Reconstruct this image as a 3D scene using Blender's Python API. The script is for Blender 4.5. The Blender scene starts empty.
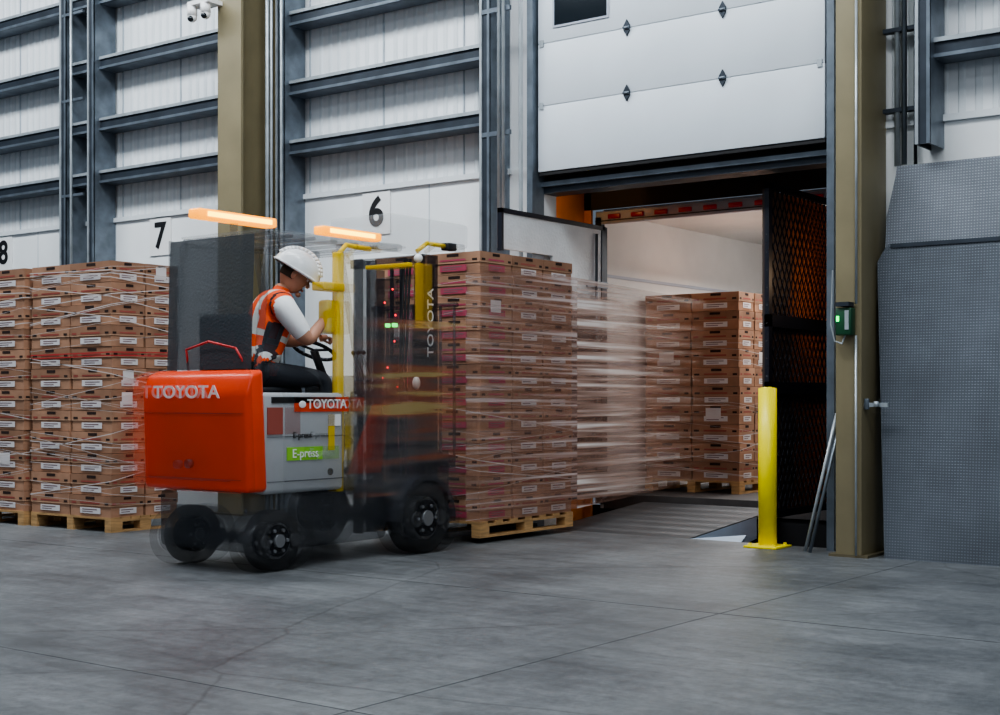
import bpy, bmesh, math, random
from mathutils import Vector, Matrix
random.seed(7)
SC=bpy.context.scene
COL=SC.collection

# ------------------------------------------------------------------ materials
def nmat(name, col, rough=.5, metal=0, var=0, scale=5, alpha=1, emit=None, es=0, bump=0, bscale=60, stretch=None, col2=None, spec=.5):
    m=bpy.data.materials.new(name); m.use_nodes=True
    nt=m.node_tree; b=nt.nodes['Principled BSDF']
    b.inputs['Base Color'].default_value=(*col,1); b.inputs['Roughness'].default_value=rough
    b.inputs['Metallic'].default_value=metal; b.inputs['Alpha'].default_value=alpha
    b.inputs['Specular IOR Level'].default_value=spec
    if emit: 
        b.inputs['Emission Color'].default_value=(*emit,1); b.inputs['Emission Strength'].default_value=es
    if var or bump or col2:
        tc=nt.nodes.new('ShaderNodeTexCoord'); mp=nt.nodes.new('ShaderNodeMapping')
        nt.links.new(tc.outputs['Object'],mp.inputs[0])
        if stretch: mp.inputs['Scale'].default_value=stretch
        if var or col2:
            n=nt.nodes.new('ShaderNodeTexNoise'); n.inputs['Scale'].default_value=scale; n.inputs['Detail'].default_value=5
            nt.links.new(mp.outputs[0],n.inputs['Vector'])
            r=nt.nodes.new('ShaderNodeValToRGB')
            c2=col2 or tuple(min(1,c*(1+var)) for c in col)
            c1=tuple(c*(1-var) for c in col)
            r.color_ramp.elements[0].position=.3; r.color_ramp.elements[1].position=.7
            r.color_ramp.elements[0].color=(*c1,1); r.color_ramp.elements[1].color=(*c2,1)
            nt.links.new(n.outputs['Fac'],r.inputs[0]); nt.links.new(r.outputs[0],b.inputs['Base Color'])
        if bump:
            n2=nt.nodes.new('ShaderNodeTexNoise'); n2.inputs['Scale'].default_value=bscale
            nt.links.new(mp.outputs[0],n2.inputs['Vector'])
            bp=nt.nodes.new('ShaderNodeBump'); bp.inputs['Strength'].default_value=bump; bp.inputs['Distance'].default_value=.01
            nt.links.new(n2.outputs['Fac'],bp.inputs['Height']); nt.links.new(bp.outputs[0],b.inputs['Normal'])
    return m

M={}
M['wallup']=nmat('liner_panel_white',(.80,.82,.84),.45,var=.05,scale=1.5)
M['wallrib']=nmat('liner_panel_rib',(.70,.735,.76),.45)
M['walllow']=nmat('wall_lower_white',(.86,.88,.89),.5,var=.05,scale=2)
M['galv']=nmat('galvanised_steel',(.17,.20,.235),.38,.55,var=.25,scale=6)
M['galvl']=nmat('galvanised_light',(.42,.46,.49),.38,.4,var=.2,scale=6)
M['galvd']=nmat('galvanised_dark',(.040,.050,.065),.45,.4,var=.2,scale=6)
M['tan']=nmat('column_tan_paint',(.235,.20,.12),.5,var=.1,scale=3)
M['tand']=nmat('column_tan_dark',(.12,.10,.06),.5,var=.1,scale=3)
M['door']=nmat('overhead_door_panel',(.62,.67,.72),.42,var=.05,scale=1.5)
M['seam']=nmat('door_seam',(.42,.47,.52),.5)
M['black']=nmat('black_rubber',(.008,.008,.010),.7)
M['dark']=nmat('dark_steel',(.03,.035,.045),.45,.3)
M['navy']=nmat('gate_navy_paint',(.007,.009,.018),.4)
M['glass']=nmat('door_window_glass',(.01,.015,.02),.1)
M['yellow']=nmat('safety_yellow',(.95,.80,.005),.35,var=.05,scale=8)
M['card']=nmat('cardboard',(.41,.225,.14),.75,var=.25,scale=3.5)
M['card2']=nmat('cardboard_lid',(.31,.165,.10),.75,var=.22,scale=4)
M['card3']=nmat('cardboard_edge',(.52,.33,.22),.75,var=.15,scale=4)
M['hole']=nmat('carton_hand_hole',(.03,.013,.01),.9)
M['lab']=nmat('label_white',(.72,.68,.68),.5)
M['labt']=nmat('label_print',(.22,.14,.15),.6)
M['pink']=nmat('carton_print_magenta',(.45,.07,.12),.6)
M['rprint']=nmat('carton_print_red',(.34,.08,.06),.6)
M['wood']=nmat('pallet_wood',(.48,.29,.13),.8,var=.3,scale=6,stretch=(1,1,8))
M['wrap']=nmat('stretch_wrap',(.68,.62,.60),.2)
M['wrapred']=nmat('strap_red',(.5,.04,.04),.5)
M['orange']=nmat('truck_orange',(.86,.075,.018),.3,var=.05,scale=3,alpha=.86)
M['orange2']=nmat('truck_orange_blur',(.7,.08,.02),.4,alpha=.22)
M['panel']=nmat('truck_side_panel_grey',(.48,.50,.52),.4,var=.06,scale=4,alpha=.76)
M['chas']=nmat('truck_chassis_dark',(.05,.055,.07),.45,alpha=.36)
M['skirt']=nmat('truck_skirt_dark',(.07,.078,.09),.5,alpha=.42)
M['tyre']=nmat('tyre_rubber',(.028,.03,.034),.7,bump=.2,alpha=.58)
M['rim']=nmat('wheel_rim',(.30,.31,.33),.4,.4,alpha=.7)
M['mast']=nmat('mast_steel_black',(.022,.026,.038),.35,.3,alpha=.45)
M['guard']=nmat('guard_grey',(.08,.09,.11),.4,alpha=.2)
M['screen']=nmat('rear_screen',(.05,.06,.07),.6,alpha=.84,bump=.4,bscale=60)
M['screen2']=nmat('rear_screen_fade',(.055,.066,.078),.6,alpha=.55)
M['roof']=nmat('guard_roof_blur',(.45,.48,.5),.5,alpha=.16)
M['yel2']=nmat('truck_yellow',(.88,.62,.01),.4,alpha=.64)
M['yel3']=nmat('truck_yellow_blur',(.88,.55,.01),.4,alpha=.3)
M['amber']=nmat('amber_light',(.9,.3,.01),.4,emit=(1,.33,.0),es=2.0)
M['amberc']=nmat('amber_light_core',(1,.7,.1),.4,emit=(1,.68,.06),es=5)
M['green']=nmat('green_led',(.05,1,.2),.4,emit=(.02,1,.15),es=3)
M['greenbox']=nmat('control_box_green',(.012,.07,.032),.4)
M['redled']=nmat('red_led',(1,.05,.05),.4,emit=(1,.03,.04),es=3)
M['red']=nmat('red_lens',(.20,.01,.02),.3,emit=(1,.03,.06),es=.04)
M['textw']=nmat('decal_white',(.85,.85,.85),.5)
M['textk']=nmat('decal_black',(.01,.01,.012),.5)
M['lime']=nmat('decal_green',(.26,.58,.05),.5)
M['seat']=nmat('seat_vinyl',(.015,.017,.022),.5)
M['skin']=nmat('skin',(.52,.27,.18),.55,var=.06,scale=12)
M['hair']=nmat('hair',(.05,.03,.02),.8)
M['hat']=nmat('hard_hat_white',(.94,.95,.96),.25)
M['vest']=nmat('hi_vis_vest_orange',(1,.11,.015),.7,bump=.3,bscale=18,alpha=.93)
M['silver']=nmat('reflective_tape',(.72,.74,.72),.35)
M['shirt']=nmat('white_shirt',(.95,.96,.97),.8,bump=.4,bscale=14)
M['trous']=nmat('dark_trousers',(.03,.035,.045),.85,alpha=.8)
M['boot']=nmat('boot_black',(.02,.017,.015),.6)
M['eye']=nmat('eye_dark',(.02,.015,.01),.2)
M['lip']=nmat('lip',(.36,.14,.11),.5)
M['trwall']=nmat('trailer_lining',(.70,.69,.68),.4,var=.1,scale=1.2)
M['trfloor']=nmat('trailer_floor',(.06,.055,.055),.6,var=.2,scale=6)
M['white']=nmat('white_metal',(.42,.45,.52),.4)
M['shelt']=nmat('dock_shelter_orange',(.66,.23,.035),.6,var=.3,scale=2)
M['lev']=nmat('dock_leveler_blue_grey',(.45,.56,.70),.5,var=.1,scale=4)
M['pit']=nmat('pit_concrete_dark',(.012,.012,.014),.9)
M['swing']=nmat('swing_door_skin',(.74,.78,.81),.5,bump=.5,bscale=40,var=.08,scale=3)

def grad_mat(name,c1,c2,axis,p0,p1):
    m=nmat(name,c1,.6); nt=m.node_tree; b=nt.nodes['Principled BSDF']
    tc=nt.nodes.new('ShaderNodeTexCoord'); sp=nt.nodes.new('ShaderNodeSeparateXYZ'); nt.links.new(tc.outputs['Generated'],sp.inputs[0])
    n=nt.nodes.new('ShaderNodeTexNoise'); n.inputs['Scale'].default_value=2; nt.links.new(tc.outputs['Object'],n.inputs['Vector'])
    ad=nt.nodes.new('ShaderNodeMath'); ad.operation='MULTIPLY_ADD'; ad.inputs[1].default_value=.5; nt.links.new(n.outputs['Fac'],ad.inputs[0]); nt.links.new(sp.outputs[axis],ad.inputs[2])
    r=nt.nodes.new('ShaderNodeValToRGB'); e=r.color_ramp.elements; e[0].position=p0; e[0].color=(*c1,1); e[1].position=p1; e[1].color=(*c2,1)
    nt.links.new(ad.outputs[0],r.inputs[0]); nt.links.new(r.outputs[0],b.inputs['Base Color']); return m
M['gorange']=grad_mat('gate_backing_brown_to_orange',(.05,.03,.025),(.62,.17,.03),1,.60,1.05)  # colour runs from dark brown to orange along the gate

def diamond(name,col,bs=.6,fr=150):
    m=nmat(name,col,.5,.35,var=.16,scale=2.5)
    nt=m.node_tree; b=nt.nodes['Principled BSDF']
    src=b.inputs['Base Color'].links[0].from_socket
    tc=nt.nodes.new('ShaderNodeTexCoord'); sx=nt.nodes.new('ShaderNodeSeparateXYZ'); nt.links.new(tc.outputs['Object'],sx.inputs[0])
    def mth(op,a,bv):
        n=nt.nodes.new('ShaderNodeMath'); n.operation=op
        for i,v in enumerate((a,bv)):
            if v is None: continue
            if isinstance(v,(int,float)): n.inputs[i].default_value=v
            else: nt.links.new(v,n.inputs[i])
        return n.outputs[0]
    a=mth('ADD',sx.outputs[0],sx.outputs[2]); c=mth('SUBTRACT',sx.outputs[0],sx.outputs[2])
    s1=mth('SINE',mth('MULTIPLY',a,fr),None); s2=mth('SINE',mth('MULTIPLY',c,fr),None)
    h=mth('MULTIPLY',s1,s2); h=mth('MAXIMUM',h,.2)
    mr=nt.nodes.new('ShaderNodeMapRange'); mr.inputs[1].default_value=.2; mr.inputs[2].default_value=1; mr.inputs[3].default_value=.8; mr.inputs[4].default_value=1.35
    nt.links.new(h,mr.inputs[0])
    mx=nt.nodes.new('ShaderNodeMixRGB'); mx.blend_type='MULTIPLY'; mx.inputs[0].default_value=1
    nt.links.new(src,mx.inputs[1]); nt.links.new(mr.outputs[0],mx.inputs[2]); nt.links.new(mx.outputs[0],b.inputs['Base Color'])
    bp=nt.nodes.new('ShaderNodeBump'); bp.inputs['Strength'].default_value=bs; bp.inputs['Distance'].default_value=.005
    nt.links.new(h,bp.inputs['Height']); nt.links.new(bp.outputs[0],b.inputs['Normal'])
    return m
M['plate']=diamond('diamond_plate',(.135,.153,.178))
M['plate2']=diamond('diamond_plate_light',(.21,.23,.26))
M['plated']=diamond('diamond_plate_dark',(.10,.105,.112))  # darker plate tone for the leveler

def floor_mat():
    m=bpy.data.materials.new('concrete_floor'); m.use_nodes=True; nt=m.node_tree; b=nt.nodes['Principled BSDF']
    L=nt.links.new
    tc=nt.nodes.new('ShaderNodeTexCoord')
    def noise(s,d=6,rough=.6,vec=None):
        n=nt.nodes.new('ShaderNodeTexNoise'); n.inputs['Scale'].default_value=s; n.inputs['Detail'].default_value=d; n.inputs['Roughness'].default_value=rough
        L(vec or tc.outputs['Object'],n.inputs['Vector']); return n
    n1=noise(.9,10,.74); n2=noise(16,8,.8)
    mp=nt.nodes.new('ShaderNodeMapping'); mp.inputs['Rotation'].default_value=(0,0,.5); mp.inputs['Scale'].default_value=(.5,6,1); L(tc.outputs['Object'],mp.inputs[0])
    n4=noise(1.5,8,.75,mp.outputs[0])
    r=nt.nodes.new('ShaderNodeValToRGB'); e=r.color_ramp.elements
    e[0].position=.34; e[0].color=(.074,.080,.087,1); e[1].position=.68; e[1].color=(.205,.215,.224,1)
    L(n1.outputs['Fac'],r.inputs[0])
    def mul(a,src,lo,hi,p0=.3,p1=.7):
        r2=nt.nodes.new('ShaderNodeValToRGB'); e=r2.color_ramp.elements
        e[0].position=p0; e[0].color=(lo,lo,lo,1); e[1].position=p1; e[1].color=(hi,hi,hi,1)
        L(src,r2.inputs[0])
        mx=nt.nodes.new('ShaderNodeMixRGB'); mx.blend_type='MULTIPLY'; mx.inputs[0].default_value=1
        L(a,mx.inputs[1]); L(r2.outputs[0],mx.inputs[2]); return mx.outputs[0]
    c=mul(r.outputs[0],n2.outputs['Fac'],.58,1.2)
    c=mul(c,n4.outputs['Fac'],.85,1.12,.4,.6)
    wn=nt.nodes.new('ShaderNodeTexNoise'); wn.inputs['Scale'].default_value=1.6; wn.inputs['Detail'].default_value=6; L(tc.outputs['Object'],wn.inputs['Vector'])
    mixv=nt.nodes.new('ShaderNodeMixRGB'); mixv.inputs[0].default_value=.12; L(tc.outputs['Object'],mixv.inputs[1]); L(wn.outputs['Color'],mixv.inputs[2])
    v=nt.nodes.new('ShaderNodeTexVoronoi'); v.feature='DISTANCE_TO_EDGE'; v.inputs['Scale'].default_value=.30; L(mixv.outputs[0],v.inputs['Vector'])
    c=mul(c,v.outputs['Distance'],.6,1,0,.0028)
    L(c,b.inputs['Base Color'])
    rr=nt.nodes.new('ShaderNodeMapRange'); rr.inputs[3].default_value=.3; rr.inputs[4].default_value=.62
    L(n1.outputs['Fac'],rr.inputs[0]); L(rr.outputs[0],b.inputs['Roughness'])
    bp=nt.nodes.new('ShaderNodeBump'); bp.inputs['Strength'].default_value=.25; bp.inputs['Distance'].default_value=.01
    L(n2.outputs['Fac'],bp.inputs['Height']); L(bp.outputs[0],b.inputs['Normal'])
    return m
M['floor']=floor_mat()
M['joint']=nmat('floor_joint',(.065,.07,.075),.8)

def streak_mat(name,cols,amax,fade='out',zs=11,a_lo=.35):
    m=bpy.data.materials.new(name); m.use_nodes=True; nt=m.node_tree; b=nt.nodes['Principled BSDF']; L=nt.links.new
    tc=nt.nodes.new('ShaderNodeTexCoord'); mp=nt.nodes.new('ShaderNodeMapping'); mp.inputs['Scale'].default_value=(.3,.2,zs)
    L(tc.outputs['Object'],mp.inputs[0])
    n=nt.nodes.new('ShaderNodeTexNoise'); n.inputs['Scale'].default_value=2; n.inputs['Detail'].default_value=4; L(mp.outputs[0],n.inputs['Vector'])
    r=nt.nodes.new('ShaderNodeValToRGB'); e=r.color_ramp.elements
    for i,c in enumerate(cols):
        p=.38+.28*i/(len(cols)-1)
        if i==0: q=e[0]; q.position=p
        elif i==len(cols)-1: q=e[len(e)-1]; q.position=p
        else: q=e.new(p)
        q.color=(*c,1)
    L(n.outputs['Fac'],r.inputs[0]); L(r.outputs[0],b.inputs['Base Color'])
    sp=nt.nodes.new('ShaderNodeSeparateXYZ'); L(tc.outputs['Generated'],sp.inputs[0])
    fr=nt.nodes.new('ShaderNodeValToRGB'); fe=fr.color_ramp.elements
    L(sp.outputs[1],fr.inputs[0])
    A=(amax,amax,amax,1); Z=(0,0,0,1)
    if fade=='out': fe[0].color=A; fe[1].color=Z
    elif fade=='in': fe[0].color=Z; fe[1].color=A
    elif fade=='mid':
        fe[0].color=Z; fe[1].color=Z; q=fe.new(.3); q.color=A; q=fe.new(.75); q.color=A
    else: 
        fe[0].color=tuple(amax*.6 for _ in range(3))+(1,); fe[1].color=A
    mr2=nt.nodes.new('ShaderNodeMapRange'); mr2.inputs[1].default_value=.35; mr2.inputs[2].default_value=.65; mr2.inputs[3].default_value=a_lo; mr2.inputs[4].default_value=1.1
    L(n.outputs['Fac'],mr2.inputs[0])
    mu=nt.nodes.new('ShaderNodeMath'); mu.operation='MULTIPLY'; mu.use_clamp=True; L(fr.outputs[0],mu.inputs[0]); L(mr2.outputs[0],mu.inputs[1])
    L(mu.outputs[0],b.inputs['Alpha']); b.inputs['Roughness'].default_value=.5
    return m
M['streak']=streak_mat('load_motion_streaks',[(.26,.13,.09),(.50,.33,.27),(.95,.92,.90)],.9)
M['streak_on']=streak_mat('load_surface_streaks',[(.24,.11,.085),(.42,.24,.19),(.85,.75,.75)],.6,'const',14,.5)
M['streak_tr']=streak_mat('truck_motion_streaks',[(.06,.065,.08),(.16,.15,.15),(.45,.13,.07),(.65,.48,.2)],.45,'mid',4,.8)
M['streak_or']=streak_mat('truck_rear_streaks',[(.75,.08,.02),(.9,.12,.03)],.5,'in',3,.8)

# ------------------------------------------------------------------ mesh builder
class MB:
    def __init__(s): s.bm=bmesh.new(); s.mats=[]
    def mi(s,k):
        m=M[k] if isinstance(k,str) else k
        if m not in s.mats: s.mats.append(m)
        return s.mats.index(m)
    def quad(s,pts,k,smooth=False):
        vs=[s.bm.verts.new(p) for p in pts]; f=s.bm.faces.new(vs); f.material_index=s.mi(k); f.smooth=smooth; return f
    def box(s,x0,x1,y0,y1,z0,z1,k,bev=0,seg=2,mat=None):
        if bev>0:
            t=bmesh.new(); bmesh.ops.create_cube(t,size=1)
            for v in t.verts: v.co=Vector(((x0+x1)/2+v.co.x*(x1-x0),(y0+y1)/2+v.co.y*(y1-y0),(z0+z1)/2+v.co.z*(z1-z0)))
            bmesh.ops.bevel(t,geom=list(t.edges),offset=bev,segments=seg,affect='EDGES',profile=.5)
            s.merge(t,k,True,mat); t.free(); return
        c=[(x0,y0,z0),(x1,y0,z0),(x1,y1,z0),(x0,y1,z0),(x0,y0,z1),(x1,y0,z1),(x1,y1,z1),(x0,y1,z1)]
        if mat: c=[mat@Vector(p) for p in c]
        v=[s.bm.verts.new(p) for p in c]; i=s.mi(k)
        for q in ((0,3,2,1),(4,5,6,7),(0,1,5,4),(1,2,6,5),(2,3,7,6),(3,0,4,7)):
            f=s.bm.faces.new([v[a] for a in q]); f.material_index=i
    def merge(s,t,k,smooth=False,mat=None,kf=None):
        i=s.mi(k) if k else 0; mp={}
        for v in t.verts: mp[v]=s.bm.verts.new(mat@v.co if mat else v.co)
        for f in t.faces:
            try: nf=s.bm.faces.new([mp[v] for v in f.verts])
            except ValueError: continue
            nf.material_index=s.mi(kf(f.calc_center_median())) if kf else i; nf.smooth=smooth
    def cyl(s,p0,p1,r,k,seg=16,r2=None,cap=True):
        p0=Vector(p0);p1=Vector(p1); d=(p1-p0).normalized(); r2=r if r2 is None else r2
        a=d.orthogonal().normalized(); b=d.cross(a); i=s.mi(k)
        A=[];B=[]
        for j in range(seg):
            t=2*math.pi*j/seg; o=a*math.cos(t)+b*math.sin(t)
            A.append(s.bm.verts.new(p0+o*r)); B.append(s.bm.verts.new(p1+o*r2))
        for j in range(seg):
            f=s.bm.faces.new([A[j],A[(j+1)%seg],B[(j+1)%seg],B[j]]); f.material_index=i; f.smooth=seg>6
        if cap:
            for lst in (A[::-1],B):
                f=s.bm.faces.new(lst); f.material_index=i
    def tube(s,path,r,k,seg=10):
        for a,b in zip(path[:-1],path[1:]):
            s.cyl(a,b,r,k,seg)
        for p in path[1:-1]: s.sph(p,(r,r,r),k,8,6)
    def sph(s,c,r,k,u=16,v=10,mat=None,cut=None):
        t=bmesh.new(); bmesh.ops.create_uvsphere(t,u_segments=u,v_segments=v,radius=1)
        if cut is not None:
            bmesh.ops.delete(t,geom=[q for q in t.verts if q.co.z<cut],context='VERTS')
        for q in t.verts: q.co=Vector((q.co.x*r[0]+c[0],q.co.y*r[1]+c[1],q.co.z*r[2]+c[2]))
        s.merge(t,k,True,mat); t.free()
    def prism(s,pts,vec,k,bev=0,smooth=False):
        t=bmesh.new(); vs=[t.verts.new(p) for p in pts]; f=t.faces.new(vs)
        r=bmesh.ops.extrude_face_region(t,geom=[f]); bmesh.ops.translate(t,verts=[g for g in r['geom'] if isinstance(g,bmesh.types.BMVert)],vec=vec)
        bmesh.ops.recalc_face_normals(t,faces=t.faces)
        if bev: bmesh.ops.bevel(t,geom=list(t.edges),offset=bev,segments=3,affect='EDGES',profile=.5)
        s.merge(t,k,smooth or bev>0); t.free()
    def done(s,name,parent=None,origin=None):
        me=bpy.data.meshes.new(name)
        if parent: origin=parent.location
        elif origin is None:
            xs=[v.co for v in s.bm.verts]
            lo=[min(c[i] for c in xs) for i in range(3)]; hi=[max(c[i] for c in xs) for i in range(3)]
            origin=Vector(((lo[0]+hi[0])/2,(lo[1]+hi[1])/2,lo[2]))
        o=Vector(origin)
        for v in s.bm.verts: v.co-=o
        s.bm.normal_update(); s.bm.to_mesh(me); s.bm.free()
        for m in s.mats: me.materials.append(m)
        ob=bpy.data.objects.new(name,me); COL.objects.link(ob)
        if parent: ob.parent=parent
        else: ob.location=o
        return ob
def empty(name,loc):
    e=bpy.data.objects.new(name,None); e.location=loc; COL.objects.link(e); return e
def text(s,body,size,k,mat,ext=.002,sx=1,bold=0):
    cu=bpy.data.curves.new('t','FONT'); cu.body=body; cu.size=size; cu.extrude=ext; cu.offset=bold
    cu.align_x='CENTER'; cu.align_y='CENTER'
    ob=bpy.data.objects.new('t',cu); COL.objects.link(ob); bpy.context.view_layer.update()
    me=bpy.data.meshes.new_from_object(ob.evaluated_get(bpy.context.evaluated_depsgraph_get()))
    t=bmesh.new(); t.from_mesh(me); 
    for v in t.verts: v.co.x*=sx
    s.merge(t,k,False,mat); t.free()
    bpy.data.objects.remove(ob); bpy.data.meshes.remove(me)
def frame(o,xa,ya):
    xa=Vector(xa).normalized(); ya=Vector(ya).normalized(); za=xa.cross(ya)
    return Matrix(((xa.x,ya.x,za.x,o[0]),(xa.y,ya.y,za.y,o[1]),(xa.z,ya.z,za.z,o[2]),(0,0,0,1)))
FRONT=lambda o:frame(o,(1,0,0),(0,0,1))
SIDE=lambda o:frame(o,(0,1,0),(0,0,1))

# ------------------------------------------------------------------ room
DX0,DX1,DZ=-7.07,-4.3,3.16
b=MB()
b.box(-30,9,-16,0,-.3,0,'floor')
for y in (-6.35,-3.45,-9.6):
    b.box(-30,9,y-.0035,y+.0035,0,.001,'joint')
for x in (-3.5,-11.5,1.5):
    b.box(x-.0035,x+.0035,-16,0,0,.001,'joint')
b.done('floor',origin=(0,0,0))
b=MB()
H=8
for x0,x1 in ((-30,DX0),(DX1,9)):
    b.box(x0,x1,0,.2,-.3,3.25,'walllow'); b.box(x0,x1,.03,.2,3.25,H,'wallup')
b.box(DX0,DX1,.03,.2,DZ,H,'wallup')
x=-30
n=0
while x<9:
    if n%8==0: b.box(x,x+.012,.015,.03,3.25,H,'seam')
    else: b.prism([(x,.03,3.25),(x+.012,.02,3.25),(x+.045,.02,3.25),(x+.057,.03,3.25)],(0,0,H-3.25),'wallrib')
    x+=.125; n+=1
for x in (-29,-26.6,-24.2,-21.8,-19.4,-17,-14.6,-12.2-.9,-10.95,-8.4,-2.6,-.2,2.2,4.6):
    b.box(x,x+.008,-.003,0,0,3.25,'seam')
b.box(-30,DX0-.35,-.03,.03,3.2,3.25,'wallrib'); b.box(DX1+.3,9,-.03,.03,3.2,3.25,'wallrib')
b.done('wall_back',origin=(0,0,0))
b=MB()
def girt(x0,x1,z):
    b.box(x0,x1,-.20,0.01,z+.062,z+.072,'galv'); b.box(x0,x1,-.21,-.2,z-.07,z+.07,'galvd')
    b.box(x0,x1,-.20,0.01,z-.072,z-.062,'galv'); b.box(x0,x1,-.23,-.21,z-.072,z-.045,'galv'); b.box(x0,x1,-.23,-.21,z+.04,z+.072,'galvl')  # light and shade painted into the tones: dark web, pale top lip
for z in (3.70,4.30,5.0,5.75,6.5,7.2):
    for x0,x1 in ((-30,-10.7),(-10.2,-7.45),(-3.6,9)): girt(x0,x1,z)
b.done('wall_girts')
def stud(x,w=.11,y0=-.30,z0=0,k='galv'):
    b=MB()
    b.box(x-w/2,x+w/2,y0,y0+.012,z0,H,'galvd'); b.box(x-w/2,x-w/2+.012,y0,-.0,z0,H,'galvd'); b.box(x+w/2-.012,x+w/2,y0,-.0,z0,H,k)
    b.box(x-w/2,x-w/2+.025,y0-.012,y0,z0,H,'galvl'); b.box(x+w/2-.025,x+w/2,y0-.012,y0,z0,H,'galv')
    b.done('wall_stud')
for x in (-13.68,-13.16,-10.1,-7.5,-17.6,-21): stud(x)
stud(-3.52,z0=3.0)
b=MB()
for x in (-7.33,-7.28): b.cyl((x,-.32,2.5),(x,-.32,H),.016,'galvl',8)
for z in (3.5,4.6,5.6): b.box(-7.55,-7.22,-.31,-.28,z,z+.04,'galv')
b.done('electrical_conduits')
b=MB()
for x in (-13.5,): b.cyl((x,-.32,0),(x,-.32,H),.016,'galvl',8)
for z in (2,3.5,4.6,5.6): b.box(-13.7,-13.3,-.31,-.28,z,z+.03,'galv')
b.done('electrical_conduits')

def column(x0,x1,yf,yb,name):
    b=MB(); t=.03
    b.box(x0,x1,yf,yf+t,0,H,'tan'); b.box(x0,x1,yb-t,yb,0,H,'tan')
    xm=(x0+x1)/2; b.box(xm-.012,xm+.012,yf+t,yb-t,0,H,'tan')
    b.box(x0-.05,x1+.05,yf-.05,yb,0,.02,'tand')
    for xx in (x0-.02,x1+.02): b.cyl((xx,yf+.05,.02),(xx,yf+.05,.06),.015,'galv',6)
    return b.done(name)
column(-10.62,-10.28,-.66,-.02,'steel_column')
b=MB()
b.box(-4.1,-3.9,-.5,-.02,0,H,'tan',.006)
b.box(-4.15,-3.85,-.51,-.02,0,.02,'tand')
b.done('steel_column')
b=MB()
b.cyl((-3.80,-.06,2.9),(-3.80,-.06,H),.022,'galvl',8); b.cyl((-3.73,-.1,2.9),(-3.73,-.1,H),.02,'galv',8)
b.cyl((-3.66,-.06,2.9),(-3.66,-.06,H),.014,'dark',8)
for z in (3.3,3.9,4.4): b.box(-3.9,-3.6,-.09,-.02,z,z+.03,'galvd')
b.done('electrical_conduits')
b=MB()
for x,r in ((-10.2,.022),(-10.14,.014),(-10.0,.014)): b.cyl((x,-.38,0),(x,-.38,H),r,'galvl',8)
b.done('electrical_conduits')

# ------------------------------------------------------------------ overhead door
dp=empty('sectional_overhead_door',(-5.68,-.1,DZ))
b=MB()
z=DZ; hs=[.58,.55,.55,.55,.55,.55]; zz=[]
for i,h in enumerate(hs):
    b.box(-7.03,-4.34,-.14,-.08,z+.002,z+h-.002,'door',.004); b.box(-7.02,-4.35,-.13,-.09,z+h-.01,z+h+.01,'seam')
    z+=h; zz.append(z)
b.box(-7.03,-4.34,-.13,-.09,DZ-.03,DZ+.01,'black')
b.done('door_sections',dp)
b=MB()
for z in zz:
    for x in (-6.11,-5.21):
        b.prism([(x,-.155,z+.07),(x-.03,-.155,z+.02),(x-.03,-.155,z-.02),(x,-.155,z-.07),(x+.03,-.155,z-.02),(x+.03,-.155,z+.02)],(0,.014,0),'galvd')
        b.cyl((x-.03,-.16,z),(x+.03,-.16,z),.012,'galv',8)
    for x in (-6.99,-4.38): b.box(x-.02,x+.02,-.15,-.14,z-.03,z+.03,'galvl')
b.done('hinges',dp)
b=MB()
b.box(-6.87,-6.29,-.15,-.135,4.41,4.81,'white'); b.box(-6.85,-6.31,-.153,-.148,4.43,4.79,'glass')
b.done('window_light',dp)
b=MB()
for x in (-7.08,-4.27):
    b.box(x-.03,x+.03,-.2,-.02,0,H,'galv'); b.box(x-.045,x-.035,-.16,-.1,0,H,'galvd')
b.box(-7.2,-4.2,-.02,.2,2.99,3.10,'galvd')
b.box(-7.2,-4.2,-.06,-.02,3.045,3.085,'galv')
b.box(-7.05,-4.3,-.02,.0,3.10,3.2,'black')
b.done('door_tracks',dp)
b=MB()
for x,y in ((-7.2,-.15),(-7.17,-.22)): b.cyl((x,y,2.4),(x,y,H),.010,'galvl',6)
b.done('door_cables')

# ------------------------------------------------------------------ dock exterior
b=MB()
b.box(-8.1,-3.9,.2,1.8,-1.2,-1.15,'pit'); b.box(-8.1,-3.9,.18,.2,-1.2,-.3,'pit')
b.box(-8.1,-3.9,1.78,1.8,-1.2,.08,'pit')  # wall added under the trailer to keep outside light out
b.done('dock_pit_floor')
b=MB()
b.box(-7.75,-7.70,.2,1.78,-1.1,3.5,'shelt'); b.box(-4.25,-4.2,.2,1.78,-1.1,3.5,'black')
b.box(-7.75,-4.2,.2,1.80,3.5,3.55,'black')
b.box(-7.75,-4.2,1.62,1.65,3.07,3.5,'black')  # header and side closures added to stop outside light around the trailer
b.box(-5.04,-4.2,1.62,1.65,-1.1,3.5,'black')
b.box(-7.72,-7.62,1.62,1.65,-1.1,3.5,'shelt')
b.prism([(-7.3,.9,3.5),(-5.0,.9,3.5),(-5.0,.9,3.22),(-7.3,.9,3.16)],(0,.03,0),'black')
for i in range(9): b.cyl((-7.3+i*.28,.7,3.42),(-7.15+i*.28,.75,3.22),.010,'dark',6)
b.done('dock_shelter')
lv=MB()
lv.prism([(-5.6,0,0),(-5.6,.95,.08),(-5.6,1.70,.14),(-5.6,1.70,.11),(-5.6,.95,.05),(-5.6,0,-.04)],(-1.45,0,0),'plated')
lv.prism([(-5.598,.01,-.01),(-5.598,1.25,.095),(-5.598,1.25,-.10),(-5.598,.01,-.28)],(-.01,0,0),'lev')
lv.box(-5.66,-5.585,.03,1.3,-.32,-.29,'galvl')
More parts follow.
